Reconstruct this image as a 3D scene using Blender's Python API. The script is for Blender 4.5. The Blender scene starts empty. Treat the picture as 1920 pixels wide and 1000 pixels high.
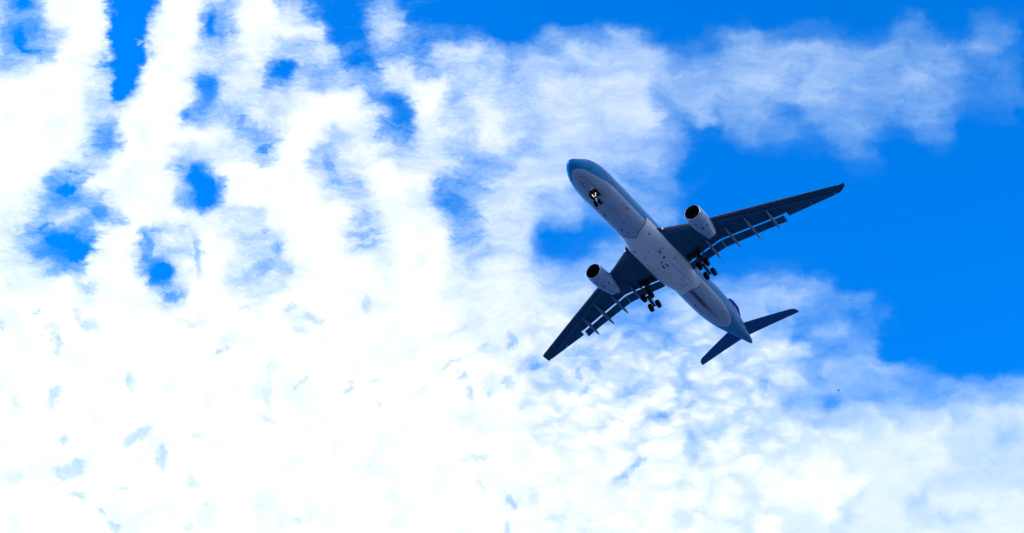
import bpy, bmesh, math, random
from mathutils import Vector, Matrix
random.seed(7)
S = bpy.context.scene
COL = S.collection
R = math.radians

# ------------------------------------------------------------------ camera
# the airliner flies level, nose 3 degrees up; its own axes are x aft, y starboard, z up
PITCH = R(3.0)
AIR = Matrix(((math.cos(PITCH), 0, math.sin(PITCH)), (0, 1, 0), (-math.sin(PITCH), 0, math.cos(PITCH))))
RIGHT = AIR @ Vector((0.5582458, -0.81087719, -0.17561266))
DOWN = AIR @ Vector((0.49444885, 0.49512139, -0.71440545))
FWD = AIR @ Vector((0.66624467, 0.31198236, 0.67733673))
CAM_IN_AIR = Vector((-139.37539, -51.89930, -155.51169))
EYE = Vector((0, 0, 1.7))
BASE = Vector((32.0, 0.0, -6.2))                      # the airliner's own lowest point, under its main wheels
cam_data = bpy.data.cameras.new("camera")
cam_data.lens = 50; cam_data.sensor_width = 36
cam_data.clip_start = 0.1; cam_data.clip_end = 20000
cam = bpy.data.objects.new("camera", cam_data); COL.objects.link(cam)
m = Matrix.Identity(4)
for i in range(3):
    m[i][0] = RIGHT[i]; m[i][1] = -DOWN[i]; m[i][2] = -FWD[i]; m[i][3] = EYE[i]
cam.matrix_world = m
S.camera = cam
S.view_settings.view_transform = 'Standard'
S.view_settings.look = 'None'
S.view_settings.exposure = 0.0
S.view_settings.gamma = 1.0
S.view_settings.use_curve_mapping = False

# ------------------------------------------------------------------ sun
SUN_EL = R(46); SUN_AZ = math.atan2(-0.45, 0.893)
sd = Vector((math.cos(SUN_EL) * math.sin(SUN_AZ), math.cos(SUN_EL) * math.cos(SUN_AZ), math.sin(SUN_EL)))
sl = bpy.data.lights.new("sun", 'SUN'); sl.energy = 3.2; sl.angle = R(0.5); sl.color = (1.0, 0.95, 0.88)
so = bpy.data.objects.new("sun", sl); COL.objects.link(so)
so.rotation_euler = sd.to_track_quat('Z', 'Y').to_euler()

# ------------------------------------------------------------------ sky: blue air with a broken altocumulus sheet
W = bpy.data.worlds.new("World"); S.world = W; W.use_nodes = True
W.cycles.sampling_method = 'MANUAL'; W.cycles.sample_map_resolution = 512
nt = W.node_tree; nt.nodes.clear(); LK = nt.links
def N(t, **kw):
    n = nt.nodes.new(t)
    for k, v in kw.items(): setattr(n, k, v)
    return n
def put(sock, v):
    if hasattr(v, 'is_output'): LK.new(v, sock)
    else: sock.default_value = v
def M(op, a, b=0.0, c=0.0, clamp=False):
    n = N('ShaderNodeMath', operation=op); n.use_clamp = clamp
    put(n.inputs[0], a); put(n.inputs[1], b)
    if op in ('MULTIPLY_ADD', 'SMOOTH_MIN', 'SMOOTH_MAX', 'WRAP'): put(n.inputs[2], c)
    return n.outputs[0]
def V(op, a, b=(0, 0, 0), out=0, scale=None):
    n = N('ShaderNodeVectorMath', operation=op)
    put(n.inputs[0], a)
    if op not in ('LENGTH', 'NORMALIZE'): 
        if op == 'SCALE': put(n.inputs['Scale'], scale)
        else: put(n.inputs[1], b)
    return n.outputs['Value'] if op in ('LENGTH', 'DOT_PRODUCT', 'DISTANCE') else n.outputs['Vector']
def MR(v, a, b, c, d, kind='SMOOTHSTEP'):
    n = N('ShaderNodeMapRange', interpolation_type=kind); n.clamp = (kind == 'LINEAR')
    put(n.inputs[0], v)
    for i, x in enumerate((a, b, c, d)): put(n.inputs[i + 1], x)
    return n.outputs[0]
def noise(vec, scale, detail=4, rough=0.5, color=False, dist=0.0):
    n = N('ShaderNodeTexNoise', noise_dimensions='3D')
    LK.new(vec, n.inputs['Vector'])
    n.inputs['Scale'].default_value = scale; n.inputs['Detail'].default_value = detail
    n.inputs['Roughness'].default_value = rough; n.inputs['Distortion'].default_value = dist
    return n.outputs['Color' if color else 'Fac']
def mapped(vec, rot, scale, loc=(0, 0, 0)):
    n = N('ShaderNodeMapping', vector_type='POINT')
    LK.new(vec, n.inputs['Vector']); n.inputs['Rotation'].default_value = (0, 0, R(rot))
    n.inputs['Scale'].default_value = scale; n.inputs['Location'].default_value = loc
    return n.outputs[0]

tc = N('ShaderNodeTexCoord')
DIR = V('NORMALIZE', tc.outputs['Generated'])
# a chart of the sky, fixed in the world: degrees-like units east (X) and down (Y) of one point 42 degrees up
k = 26.667
df = V('DOT_PRODUCT', DIR, tuple(FWD)); dfs = M('MAXIMUM', df, 0.05)
CX = M('MULTIPLY_ADD', M('DIVIDE', V('DOT_PRODUCT', DIR, tuple(RIGHT)), dfs), k, 9.6)
CY = M('MULTIPLY_ADD', M('DIVIDE', V('DOT_PRODUCT', DIR, tuple(DOWN)), dfs), k, 5.0)
cmb = N('ShaderNodeCombineXYZ'); LK.new(CX, cmb.inputs[0]); LK.new(CY, cmb.inputs[1])
P0 = cmb.outputs[0]
def centred(col, amp):                                   # colour noise -> vector around zero
    return V('SCALE', V('SUBTRACT', col, (0.5, 0.5, 0.5)), scale=amp)
w1 = centred(noise(P0, 1.3, 4, 0.55, True), 0.62)
comb = V('SUBTRACT', noise(mapped(P0, -14, (1.0, 2.2, 1)), 2.8, 6, 0.66, True), (0.5, 0.5, 0.5))     # wind-combed edges: displaced mostly along the wind
gust = M('MULTIPLY', MR(noise(P0, 0.7, 2, 0.5), 0.35, 0.65, 0.25, 1.0), MR(CX, 5.0, 11.0, 1.0, 0.5))
w2 = V('SCALE', V('MULTIPLY', comb, (0.80, 0.30, 0.0)), scale=gust)
w3 = centred(noise(P0, 6.0, 3, 0.6, True), 0.10)
PW = V('ADD', P0, V('ADD', w1, V('ADD', w2, w3)))
PB = V('ADD', P0, V('ADD', w1, centred(noise(P0, 7.0, 5, 0.7, True), 0.32)))
PS = V('ADD', P0, V('ADD', w1, w3))                      # the same without the combing
sep = N('ShaderNodeSeparateXYZ'); LK.new(PW, sep.inputs[0])
WX, WY = sep.outputs[0], sep.outputs[1]
# how thick the cloud sheet is, 0 clear .. 9 dense: one line of the chart per row
ROWS = """
5279950099669540013000000000000000000000000000000
5369960299379871015100000000000000010000001200211
4247970699359987015422210143353101343222113321330
6339960697678657413226644546666522455555444443431
5599941998778255515856665665666544555555544544331
9999861996387364635786565677777555566555544543231
9999768996377789972495765677777455555555444443222
9999869994548799984286786677777635444244433432110
9999629999864798782277686677666531243324431231000
9999529987775895787676576566666530011112320010000
9998689973799995689776546766555420000000110000000
9982699982199997579973457776554421000000000000000
9852469982299998769872367655444310000000000000000
8846439998877999968984377644334410000000000000000
7641289588976799867997477411123310000000000000000
8621099557986699878998667311344300000000000000000
8862699258987679998998788654454442111110000000000
9889899659987799999998888766544444444442000000000
9999899979998999989998888877653466556653320000000
9999999999999989999999888887544576665533231000000
9999999999999999999999888887665567666545320000000
9999999999999999999999988877777777768753430000000
9999999999999999999999998687788778778745554310000
9999999999999999999999989878897878777755554344445
9999999999999999999999999899989877878553545445556
9999999999999999999999999999999788878766676777777
9999999999999999999999999999999987877888878887767
9999999999999999999999999999999988988888888887777
9999999999999999999999999999998998999899888887777
9999999999999999999999999999989989989999988877777
9999999999999999999999998999999999989999888788888
9999999999999999999999999989999989989889888778888
9999999999999999999999999999999999989888888888888
"""
ROWS = [[int(c) for c in l] for l in ROWS.strip().splitlines()]
fx = M('DIVIDE', WX, 19.2, clamp=True)
wy = M('MINIMUM', M('MAXIMUM', WY, 0.0), 10.0)
cov = None
for i, row in enumerate(ROWS):
    cr = N('ShaderNodeFloatCurve'); pts = cr.mapping.curves[0].points
    for j, v in enumerate(row):
        q = (j / (len(row) - 1), v / 9.0)
        p = pts[0] if j == 0 else (pts[1] if j == len(row) - 1 else None)
        if p is None: p = pts.new(*q)
    srt = sorted(pts, key=lambda p_: p_.location[0])
    for j, v in enumerate(row): srt[j].location = (j / (len(row) - 1), v / 9.0); srt[j].handle_type = 'AUTO_CLAMPED'
    cr.mapping.update()
    LK.new(fx, cr.inputs['Value'])
    w = MR(M('ABSOLUTE', M('SUBTRACT', wy, i * 0.3125)), 0.0, 0.3125, 1.0, 0.0)
    cov = M('MULTIPLY', cr.outputs[0], w) if cov is None else M('MULTIPLY_ADD', cr.outputs[0], w, cov)
# clear gaps (negative) and denser puffs (positive) in the sheet: x, y, half width, half height, turn, depth, hardness
BLOBS = [
 # gaps and streaks, upper left
 (2.46,.60,.30,1.00,6,-.4,.5),(3.78,3.45,.20,.40,-8,-.35,.4),(7.45,2.08,.20,.26,-25,-.25,.3),
 (6.15,3.08,.11,.20,-20,-.2,.2),(6.83,4.10,.18,.10,0,-.2,.2),(6.90,4.38,.36,.06,3,-.25,.2),(6.90,4.62,.30,.05,-3,-.2,.2),(.42,.03,.2,.12,0,-.25,.2),(2.15,1.2,.4,.05,0,-.15,.2),(8.55,3.75,.2,.2,0,-.12,.2),
 (2.62,1.05,.16,.10,-10,-.2,.3),(2.72,.68,.16,.07,-8,.25,.3),(2.58,.74,.14,.04,0,.35,.3),
 (2.30,1.45,.14,.35,18,-.6,.3),(5.27,1.32,.2,.15,-20,-.32,.4),(.62,1.0,.22,.07,25,-.25,.3),(.40,.75,.1,.2,-20,-.25,.2),(4.02,.40,.10,.2,5,-.25,.2),(3.9,1.75,.16,.3,-5,-.25,.2),(3.52,2.12,.09,.12,-20,-.2,.2),(4.55,2.25,.1,.06,0,-.2,.2),
 (6.3,3.46,.14,.08,-20,-.15,.2),(4.9,2.75,.12,.07,-30,-.4,.3),(1.25,3.57,.15,.12,-20,-.4,.3),(1.4,3.23,.1,.03,-10,-.3,.2),(1.9,4.0,.12,.14,0,-.2,.2),(1.12,4.5,.25,.13,0,-.2,.2),(1.45,4.75,.2,.15,0,-.3,.3),(.92,4.15,.12,.05,0,-.3,.2),(4.92,4.32,.1,.05,0,-.3,.2),(5.18,4.62,.12,.1,0,-.2,.2),(2.0,1.2,.14,.05,0,-.3,.2),
 # ring of blue round a knot of puffs
 (2.96,5.1,0.18,0.216,15,-0.47,0.45),(2.76,4.62,0.09,0.234,-8,-0.34,0.3),(3.22,5.5,0.18,0.09,-25,-0.39,0.35),(3.72,4.75,0.081,0.324,0,-0.34,0.3),(3.3,4.3,0.306,0.063,0,-0.14,0.2),(3.35,4.85,0.198,0.18,0,0.19,0.3),
 # small gaps in the bright sheet, lower left
 (0.67,5.79,0.057,0.057,0,-0.27,0.1),(1.06,6.45,0.0665,0.162,-18,-0.29,0.1),(0.93,6.15,0.114,0.057,20,-0.18,0.1),(1,7.42,0.095,0.133,25,-0.27,0.1),(1.12,8.2,0.0855,0.0665,-30,-0.25,0.1),
 (2.62,8.18,0.257,0.104,-22,-0.27,0.1),(3.01,8.54,0.0855,0.18,28,-0.29,0.1),(1.26,8.83,0.171,0.114,-10,-0.27,0.1),(1.5,8.68,0.123,0.095,-10,-0.29,0.1),(1.47,9.26,0.152,0.057,12,-0.25,0.1),
 (1.92,9.57,0.095,0.057,20,-0.25,0.1),(2.15,9.84,0.18,0.076,5,-0.27,0.1),(2.32,9.12,0.0665,0.038,-30,-0.22,0.1),(2.47,7.15,0.0665,0.18,0,-0.23,0.1),(4.16,6.47,0.0855,0.0475,-20,-0.25,0.1),(4.3,6.3,0.209,0.095,-10,-0.11,0.1),
 (1.6,5.4,0.228,0.095,15,-0.22,0.1),(1.66,6.12,0.19,0.114,-20,-0.22,0.1),(1.4,5.9,0.076,0.152,-30,-0.18,0.1),(3.72,8.2,0.095,0.076,0,-0.16,0.1),(3.57,9.08,0.114,0.0475,30,-0.16,0.1),(3.89,9.51,0.0665,0.0475,20,-0.16,0.1),
 (0.32,7.57,0.076,0.0855,0,-0.16,0.1),(0.2,8.92,0.247,0.114,0,-0.16,0.1),(0.04,6.1,0.095,0.133,0,-0.22,0.1),(3.53,9.9,0.095,0.095,0,-0.16,0.1),(4.55,5.75,0.095,0.057,0,-0.16,0.1),(4.65,5.2,0.285,0.095,-10,-0.16,0.1),(3.6,6.05,0.285,0.0475,0,-0.12,0.1),
 # small gaps, bottom centre
 (4.98,5.02,0.228,0.095,-10,-0.24,0.1),(5.42,5.81,0.104,0.0665,-20,-0.2,0.1),(5.88,5.98,0.152,0.076,10,-0.2,0.1),(5.6,6.2,0.152,0.057,0,-0.15,0.1),(6.91,5.7,0.076,0.142,-20,-0.22,0.1),(6.55,7.3,0.104,0.057,-35,-0.24,0.1),(5.7,7.2,0.0855,0.0475,-30,-0.2,0.1),
 (5,7.86,0.123,0.0475,15,-0.18,0.1),(7.13,7.65,0.0475,0.0475,0,-0.22,0.1),(7,7.2,0.095,0.0665,-20,-0.16,0.1),(8.63,7.07,0.0855,0.057,-30,-0.23,0.1),(8.84,7.4,0.057,0.133,-12,-0.26,0.1),(9.12,7.37,0.076,0.0855,0,-0.2,0.1),(9.52,7.18,0.0855,0.095,-30,-0.23,0.1),
 (9.56,6.38,0.057,0.114,0,-0.24,0.1),(8.95,8.63,0.247,0.0665,-8,-0.18,0.1),(9.05,9.18,0.057,0.114,-20,-0.15,0.1),(9.56,9.4,0.076,0.162,-10,-0.25,0.1),(9.54,9.93,0.0665,0.104,0,-0.24,0.1),(5.64,9.8,0.076,0.0475,30,-0.16,0.1),
 (8.48,6.88,0.209,0.038,-38,-0.16,0.1),(8.95,6.6,0.285,0.0475,-40,-0.14,0.1),(8.6,6.2,0.19,0.057,-45,-0.097,0.1),(7.9,7.35,0.19,0.0475,-30,-0.11,0.1),(5.14,6.92,0.133,0.114,0,-0.11,0.1),(5.1,7.4,0.057,0.285,0,-0.097,0.1),
 # the rippled part under the starboard wing
 (10.1,6.9,0.22,0.08,-20,-0.19,0.1),(10.38,7,0.1,0.08,-50,-0.14,0.1),(10.88,7.05,0.05,0.08,-20,-0.19,0.1),(11.78,8.86,0.2,0.08,-42,-0.19,0.1),(12,8.68,0.16,0.05,-30,-0.16,0.1),(11.62,9.05,0.12,0.12,20,-0.16,0.1),
 (12.95,8.45,0.14,0.22,0,-0.12,0.1),(12.45,7.8,0.12,0.1,0,-0.14,0.1),(11.9,7.25,0.3,0.07,-25,-0.14,0.1),(11.05,7.25,0.22,0.05,-40,-0.16,0.1),(12.9,7.7,0.08,0.22,10,-0.12,0.1),(10.45,7.65,0.16,0.05,-30,-0.11,0.1),(10.02,9.3,0.1,0.2,0,-0.12,0.1),(11.3,8,0.25,0.07,-35,-0.08,0.1),
 (14.35,7.27,0.08,0.1,0,-0.14,0.1),(12.45,5.9,0.28,0.1,-10,-0.12,0.1),(11,6.6,0.55,0.06,-38,-0.08,0.1),(11.6,6.55,0.5,0.06,-38,-0.096,0.1),(12.2,6.65,0.45,0.06,-40,-0.08,0.1),
 # right side
 (15.45,6.05,0.22,0.14,0,-0.063,0.2),(16,6.1,0.3,0.1,0,-0.054,0.2),(17.8,7.38,0.3,0.07,-8,-0.09,0.3),(16.7,7.4,0.14,0.06,0,-0.072,0.2),(15.3,7.1,0.2,0.2,0,-0.036,0.1),(16.2,5.72,0.35,0.1,-5,0.063,0.2),(16.75,6.9,0.28,0.07,-5,0.054,0.2),
 (10.6,4.55,0.42,0.28,5,-0.063,0.25),(10.2,4.2,0.4,0.12,-20,-0.027,0.1),(14.4,2.2,0.25,0.06,-8,-0.054,0.2),(13.6,0.85,0.4,0.08,-15,-0.054,0.1),(7.15,0.45,0.24,0.4,0,0.054,0.2),
 (8.8,1.6,0.25,0.5,-18,0.025,0.1),(10.45,2,0.18,0.75,-5,0.011,0.1),(8.2,2,0.3,0.5,-15,0.036,0.1),(9.4,2.45,0.28,0.35,0,0.027,0.1),(9.95,0.8,0.5,0.22,0,-0.054,0.2),(9.3,0.3,1.5,0.25,0,-0.054,0.2),
]
ch = N('ShaderNodeCombineXYZ'); s2 = N('ShaderNodeSeparateXYZ'); LK.new(PB, s2.inputs[0]); LK.new(s2.outputs[0], ch.inputs[0]); LK.new(s2.outputs[1], ch.inputs[1]); ch.inputs[2].default_value = 1.0
PH = ch.outputs[0]
add = None
for (x, y, rx, ry, ang, dep, hard) in BLOBS:
    ca, sa = math.cos(R(ang)), math.sin(R(ang))
    u_ = V('DOT_PRODUCT', PH, (ca / rx, sa / rx, -(ca * x + sa * y) / rx))
    v_ = V('DOT_PRODUCT', PH, (-sa / ry, ca / ry, (sa * x - ca * y) / ry))
    f = MR(M('MULTIPLY_ADD', u_, u_, M('MULTIPLY', v_, v_)), hard * hard * 0.5 - 0.25, 2.5, 1.0, 0.0)
    add = M('MULTIPLY', f, dep) if add is None else M('MULTIPLY_ADD', f, dep, add)
# outside the charted part the sheet goes on, with unseen haze added low to port to brighten that flank
sz = N('ShaderNodeSeparateXYZ'); LK.new(DIR, sz.inputs[0])
wild = M('ADD', MR(noise(DIR, 5.0, 5, 0.55), 0.38, 0.62, 0.1, 0.95), M('MULTIPLY', MR(sz.outputs[2], 0.05, 0.45, 0.9, 0.0), MR(sz.outputs[1], -0.5, 0.1, 1.0, 0.0)))
wild = M('MULTIPLY', wild, MR(sz.outputs[1], -0.1, 0.75, 1.0, 0.12))      # unseen cloud kept to port, thinned to starboard, to darken the starboard belly
inside = M('MULTIPLY', MR(M('ABSOLUTE', M('SUBTRACT', CX, 9.6)), 10.0, 13.0, 1.0, 0.0), MR(M('ABSOLUTE', M('SUBTRACT', CY, 5.0)), 5.4, 7.5, 1.0, 0.0))
inside = M('MULTIPLY', inside, MR(df, 0.2, 0.5, 0.0, 1.0))
base = M('ADD', M('MULTIPLY', M('ADD', cov, add), inside), M('MULTIPLY', wild, M('SUBTRACT', 1.0, inside)))
# texture of the sheet: soft wisps, and rows of small puffs lower down
wisp = noise(mapped(PW, -9, (0.7, 2.0, 1)), 1.6, 6, 0.6)
fine = noise(mapped(PS, -12, (1.0, 3.2, 1)), 5.5, 5, 0.65)
vor = N('ShaderNodeTexVoronoi', feature='SMOOTH_F1', voronoi_dimensions='2D'); vor.inputs['Scale'].default_value = 2.3; vor.inputs['Smoothness'].default_value = 0.6; vor.inputs['Detail'].default_value = 1.0
LK.new(mapped(V('ADD', P0, V('ADD', w1, V('SCALE', comb, scale=0.35))), 38, (0.85, 1.5, 1)), vor.inputs['Vector'])
puff = M('MULTIPLY_ADD', vor.outputs['Distance'], -0.9, 0.93)
low = MR(CY, 5.2, 6.6, 0.0, 1.0)
pm = M('MULTIPLY', M('MULTIPLY', low, MR(CX, 8.8, 10.4, 0.0, 1.0)), M('MULTIPLY', MR(CX, 13.5, 16.0, 1.0, 0.25), MR(CY, 7.6, 9.2, 1.0, 0.45)))
calm = M('MULTIPLY', MR(CX, 8.0, 12.5, 1.0, 0.5), M('MULTIPLY', MR(CY, 6.6, 8.0, 1.0, 0.38), M('MULTIPLY_ADD', pm, -0.5, 1.0)))
hair = noise(mapped(PW, -16, (1.0, 4.0, 1)), 9.0, 3, 0.6)
tex = M('ADD', M('MULTIPLY', M('SUBTRACT', hair, 0.5), M('MULTIPLY', calm, MR(CX, 7.5, 11.0, 0.4, 0.12))), 0.0)
tex = M('ADD', tex, M('MULTIPLY', M('SUBTRACT', wisp, 0.5), M('MULTIPLY', calm, 1.6)))
tex = M('ADD', tex, M('MULTIPLY', M('SUBTRACT', fine, 0.5), M('MULTIPLY', calm, MR(CX, 7.5, 11.0, 0.95, 0.5))))
bc = M('MINIMUM', M('MAXIMUM', base, 0.14), 1.0)
base = M('MAXIMUM', base, -0.12)
amp = M('MULTIPLY_ADD', M('MULTIPLY', bc, M('SUBTRACT', 1.0, bc)), 1.9, 0.05)
s_ = M('MULTIPLY_ADD', tex, amp, base)
s_ = M('MULTIPLY_ADD', M('SUBTRACT', puff, 0.5), M('MULTIPLY', pm, 0.40), s_)
s_ = M('SUBTRACT', s_, MR(noise(PW, 1.3, 3, 0.5), 0.50, 0.75, 0.0, 0.12))
s_ = M('MINIMUM', M('MAXIMUM', s_, 0.0), 1.0)
T = M('POWER', s_, MR(CX, 8.0, 12.5, 1.65, 2.15))
sky = N('ShaderNodeTexSky', sky_type='NISHITA'); sky.sun_disc = False
sky.sun_elevation = SUN_EL; sky.sun_rotation = SUN_AZ; sky.altitude = 50; sky.air_density = 1.0; sky.dust_density = 0.4; sky.ozone_density = 2.0
tint = N('ShaderNodeMix', data_type='RGBA', blend_type='MULTIPLY'); tint.inputs[0].default_value = 1.0
LK.new(sky.outputs[0], tint.inputs[6]); tint.inputs[7].default_value = (0.0, 1.36, 3.08, 1)
# light scattered by the cloud comes on top of the part of the blue that still shows through it
blue = V('SCALE', tint.outputs[2], scale=M('MULTIPLY', M('MULTIPLY_ADD', T, -0.6, 1.0), MR(sz.outputs[2], 0.0, 0.5, 0.22, 1.0)))
glow = N('ShaderNodeCombineXYZ')
for i in range(3): LK.new(M('MULTIPLY', M('POWER', T, (1.0, 0.85, 1.0)[i]), (10.3, 10.0, 9.2)[i]), glow.inputs[i])
lit = V('ADD', blue, glow.outputs[0])
bg = N('ShaderNodeBackground'); bg.inputs['Strength'].default_value = 0.1; LK.new(lit, bg.inputs[0])
ow = N('ShaderNodeOutputWorld'); LK.new(bg.outputs[0], ow.inputs[0])

# ------------------------------------------------------------------ materials
def mat(name, col, rough=0.5, metal=0.0, vary=0.0, scale=1.0, coat=0.0, stretch=(1, 1, 1), emit=None, spec=0.4):
    mt = bpy.data.materials.new(name); mt.use_nodes = True
    t = mt.node_tree; b = t.nodes['Principled BSDF']
    b.inputs['Base Color'].default_value = (*col, 1); b.inputs['Roughness'].default_value = rough; b.inputs['Metallic'].default_value = metal
    b.inputs['Coat Weight'].default_value = coat; b.inputs['Coat Roughness'].default_value = 0.12; b.inputs['Specular IOR Level'].default_value = spec
    if emit: b.inputs['Emission Color'].default_value = (*emit[0], 1); b.inputs['Emission Strength'].default_value = emit[1]
    if vary:
        tcn = t.nodes.new('ShaderNodeTexCoord'); mp = t.nodes.new('ShaderNodeMapping'); nz = t.nodes.new('ShaderNodeTexNoise')
        t.links.new(tcn.outputs['Object'], mp.inputs[0]); mp.inputs['Scale'].default_value = stretch; t.links.new(mp.outputs[0], nz.inputs[0])
        nz.inputs['Scale'].default_value = scale; nz.inputs['Detail'].default_value = 6; nz.inputs['Roughness'].default_value = 0.6
        mx = t.nodes.new('ShaderNodeMix'); mx.data_type = 'RGBA'
        t.links.new(nz.outputs[0], mx.inputs[0])
        mx.inputs[6].default_value = (*[c * (1 - vary) for c in col], 1); mx.inputs[7].default_value = (*[min(1, c * (1 + vary)) for c in col], 1)
        t.links.new(mx.outputs[2], b.inputs['Base Color'])
        rr = t.nodes.new('ShaderNodeMapRange'); t.links.new(nz.outputs[0], rr.inputs[0])
        rr.inputs[3].default_value = max(0.05, rough - 0.12); rr.inputs[4].default_value = min(1, rough + 0.12)
        t.links.new(rr.outputs[0], b.inputs['Roughness'])
    return mt

def livery():
    """pale blue upper body, silver grey belly, cabin windows, soot streak aft of the fairing"""
    mt = bpy.data.materials.new("livery_paint"); mt.use_nodes = True
    t = mt.node_tree; b = t.nodes['Principled BSDF']; L = t.links
    def n(ty, **kw):
        q = t.nodes.new(ty)
        for a, v in kw.items(): setattr(q, a, v)
        return q
    def mth(op, a, bb=0.0, c=None):
        q = n('ShaderNodeMath', operation=op)
        for i, v in enumerate((a, bb, c)):
            if v is None: continue
            if hasattr(v, 'is_output'): L.new(v, q.inputs[i])
            else: q.inputs[i].default_value = v
        return q.outputs[0]
    def mr(v, a, bb, c, d):
        q = n('ShaderNodeMapRange', interpolation_type='SMOOTHSTEP'); L.new(v, q.inputs[0])
        for i, x in enumerate((a, bb, c, d)):
            if hasattr(x, 'is_output'): L.new(x, q.inputs[i + 1])
            else: q.inputs[i + 1].default_value = x
        return q.outputs[0]
    def mixc(f, a, bb):
        q = n('ShaderNodeMix', data_type='RGBA'); L.new(f, q.inputs[0])
        for i, v in ((6, a), (7, bb)):
            if hasattr(v, 'is_output'): L.new(v, q.inputs[i])
            else: q.inputs[i].default_value = (*v, 1)
        return q.outputs[2]
    tcn = n('ShaderNodeTexCoord'); sp = n('ShaderNodeSeparateXYZ'); L.new(tcn.outputs['Object'], sp.inputs[0])
    x, y, z = sp.outputs
    edge = mr(x, 3.5, 9.5, -1.95, -1.50)
    top = mr(mth('SUBTRACT', z, edge), -0.02, 0.02, 0.0, 1.0)
    line = mth('MULTIPLY', mr(mth('SUBTRACT', z, edge), -0.16, -0.15, 0.0, 1.0), mth('SUBTRACT', 1.0, top))
    mp = n('ShaderNodeMapping'); L.new(tcn.outputs['Object'], mp.inputs[0]); mp.inputs['Scale'].default_value = (0.35, 1.2, 1.2)
    nz = n('ShaderNodeTexNoise'); L.new(mp.outputs[0], nz.inputs[0]); nz.inputs['Scale'].default_value = 1.3; nz.inputs['Detail'].default_value = 7; nz.inputs['Roughness'].default_value = 0.62
    grey = mixc(nz.outputs[0], (0.27, 0.36, 0.51), (0.50, 0.60, 0.76))
    grey = mixc(line, grey, (0.46, 0.56, 0.68))
    blue = mixc(nz.outputs[0], (0.0, 0.185, 0.45), (0.0, 0.26, 0.58))
    c = mixc(top, grey, blue)
    # skin joints every few frames
    fr = mth('ABSOLUTE', mth('SUBTRACT', mth('FRACT', mth('DIVIDE', x, 5.3)), 0.5))
    jn = mr(fr, 0.0, 0.006, 0.45, 0.0)
    c = mixc(jn, c, (0.05, 0.05, 0.08))
    # soot
    sy = mth('ABSOLUTE', mth('ADD', y, mth('MULTIPLY', mth('SUBTRACT', nz.outputs[0], 0.5), 0.5)))
    soot = mth('MULTIPLY', mr(sy, 0.05, 0.55, 1.0, 0.0), mth('MULTIPLY', mr(x, 36.0, 38.2, 0.0, 1.0), mr(x, 39.5, 50.0, 1.0, 0.0)))
    soot = mth('MULTIPLY', soot, mr(z, -1.6, -1.2, 1.0, 0.0))
    c = mixc(mth('MULTIPLY', soot, 0.85), c, (0.045, 0.020, 0.012))
    # cabin windows
    wx = mth('ABSOLUTE', mth('SUBTRACT', mth('FRACT', mth('DIVIDE', x, 0.533)), 0.5))
    win = mth('MULTIPLY', mr(wx, 0.19, 0.23, 1.0, 0.0), mr(mth('ABSOLUTE', mth('SUBTRACT', z, 0.72)), 0.15, 0.19, 1.0, 0.0))
    win = mth('MULTIPLY', win, mth('MULTIPLY', mr(x, 7.4, 7.5, 0.0, 1.0), mr(x, 51.9, 52.0, 1.0, 0.0)))
    c = mixc(win, c, (0.01, 0.012, 0.02))
    L.new(c, b.inputs['Base Color']); b.inputs['Specular IOR Level'].default_value = 0.15
    rr = n('ShaderNodeMapRange'); L.new(nz.outputs[0], rr.inputs[0]); rr.inputs[3].default_value = 0.22; rr.inputs[4].default_value = 0.45
    L.new(rr.outputs[0], b.inputs['Roughness'])
    L.new(mr(top, 0.0, 1.0, 0.25, 0.0), b.inputs['Metallic'])
    return mt

def wing_paint():
    """blue grey wing skin with spanwise plate joints, ribs and stains"""
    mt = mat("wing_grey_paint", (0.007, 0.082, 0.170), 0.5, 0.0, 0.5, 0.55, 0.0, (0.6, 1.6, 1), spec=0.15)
    t = mt.node_tree; L = t.links; b = t.nodes['Principled BSDF']
    def mth(op, a, bb=0.0):
        q = t.nodes.new('ShaderNodeMath'); q.operation = op
        for i, v in enumerate((a, bb)):
            if hasattr(v, 'is_output'): L.new(v, q.inputs[i])
            else: q.inputs[i].default_value = v
        return q.outputs[0]
    def near(v, w):
        q = t.nodes.new('ShaderNodeMapRange'); q.interpolation_type = 'SMOOTHSTEP'; L.new(v, q.inputs[0])
        q.inputs[1].default_value = w * .4; q.inputs[2].default_value = w; q.inputs[3].default_value = 1; q.inputs[4].default_value = 0
        return q.outputs[0]
    tcn = t.nodes.new('ShaderNodeTexCoord'); sp = t.nodes.new('ShaderNodeSeparateXYZ'); L.new(tcn.outputs['Object'], sp.inputs[0])
    ay = mth('ABSOLUTE', sp.outputs[1]); u = mth('SUBTRACT', sp.outputs[0], mth('MULTIPLY', ay, .60))
    u = mth('ADD', u, mth('MULTIPLY', ay, -.02))
    ribs = mth('MULTIPLY', near(mth('ABSOLUTE', mth('SUBTRACT', mth('FRACT', mth('DIVIDE', ay, 1.55)), 0.5)), .035), .45)
    spar = near(mth('ABSOLUTE', mth('SUBTRACT', u, 21.15)), .16)
    seam = near(mth('ABSOLUTE', mth('SUBTRACT', u, 20.55)), .10)
    src = b.inputs['Base Color'].links[0].from_socket
    for f, col in ((ribs, (0.008, 0.03, 0.09)), (seam, (0.008, 0.03, 0.09)), (mth('MULTIPLY', spar, .7), (0.05, 0.16, 0.36))):
        mx = t.nodes.new('ShaderNodeMix'); mx.data_type = 'RGBA'; L.new(f, mx.inputs[0]); L.new(src, mx.inputs[6]); mx.inputs[7].default_value = (*col, 1); src = mx.outputs[2]
    L.new(src, b.inputs['Base Color'])
    return mt

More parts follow.
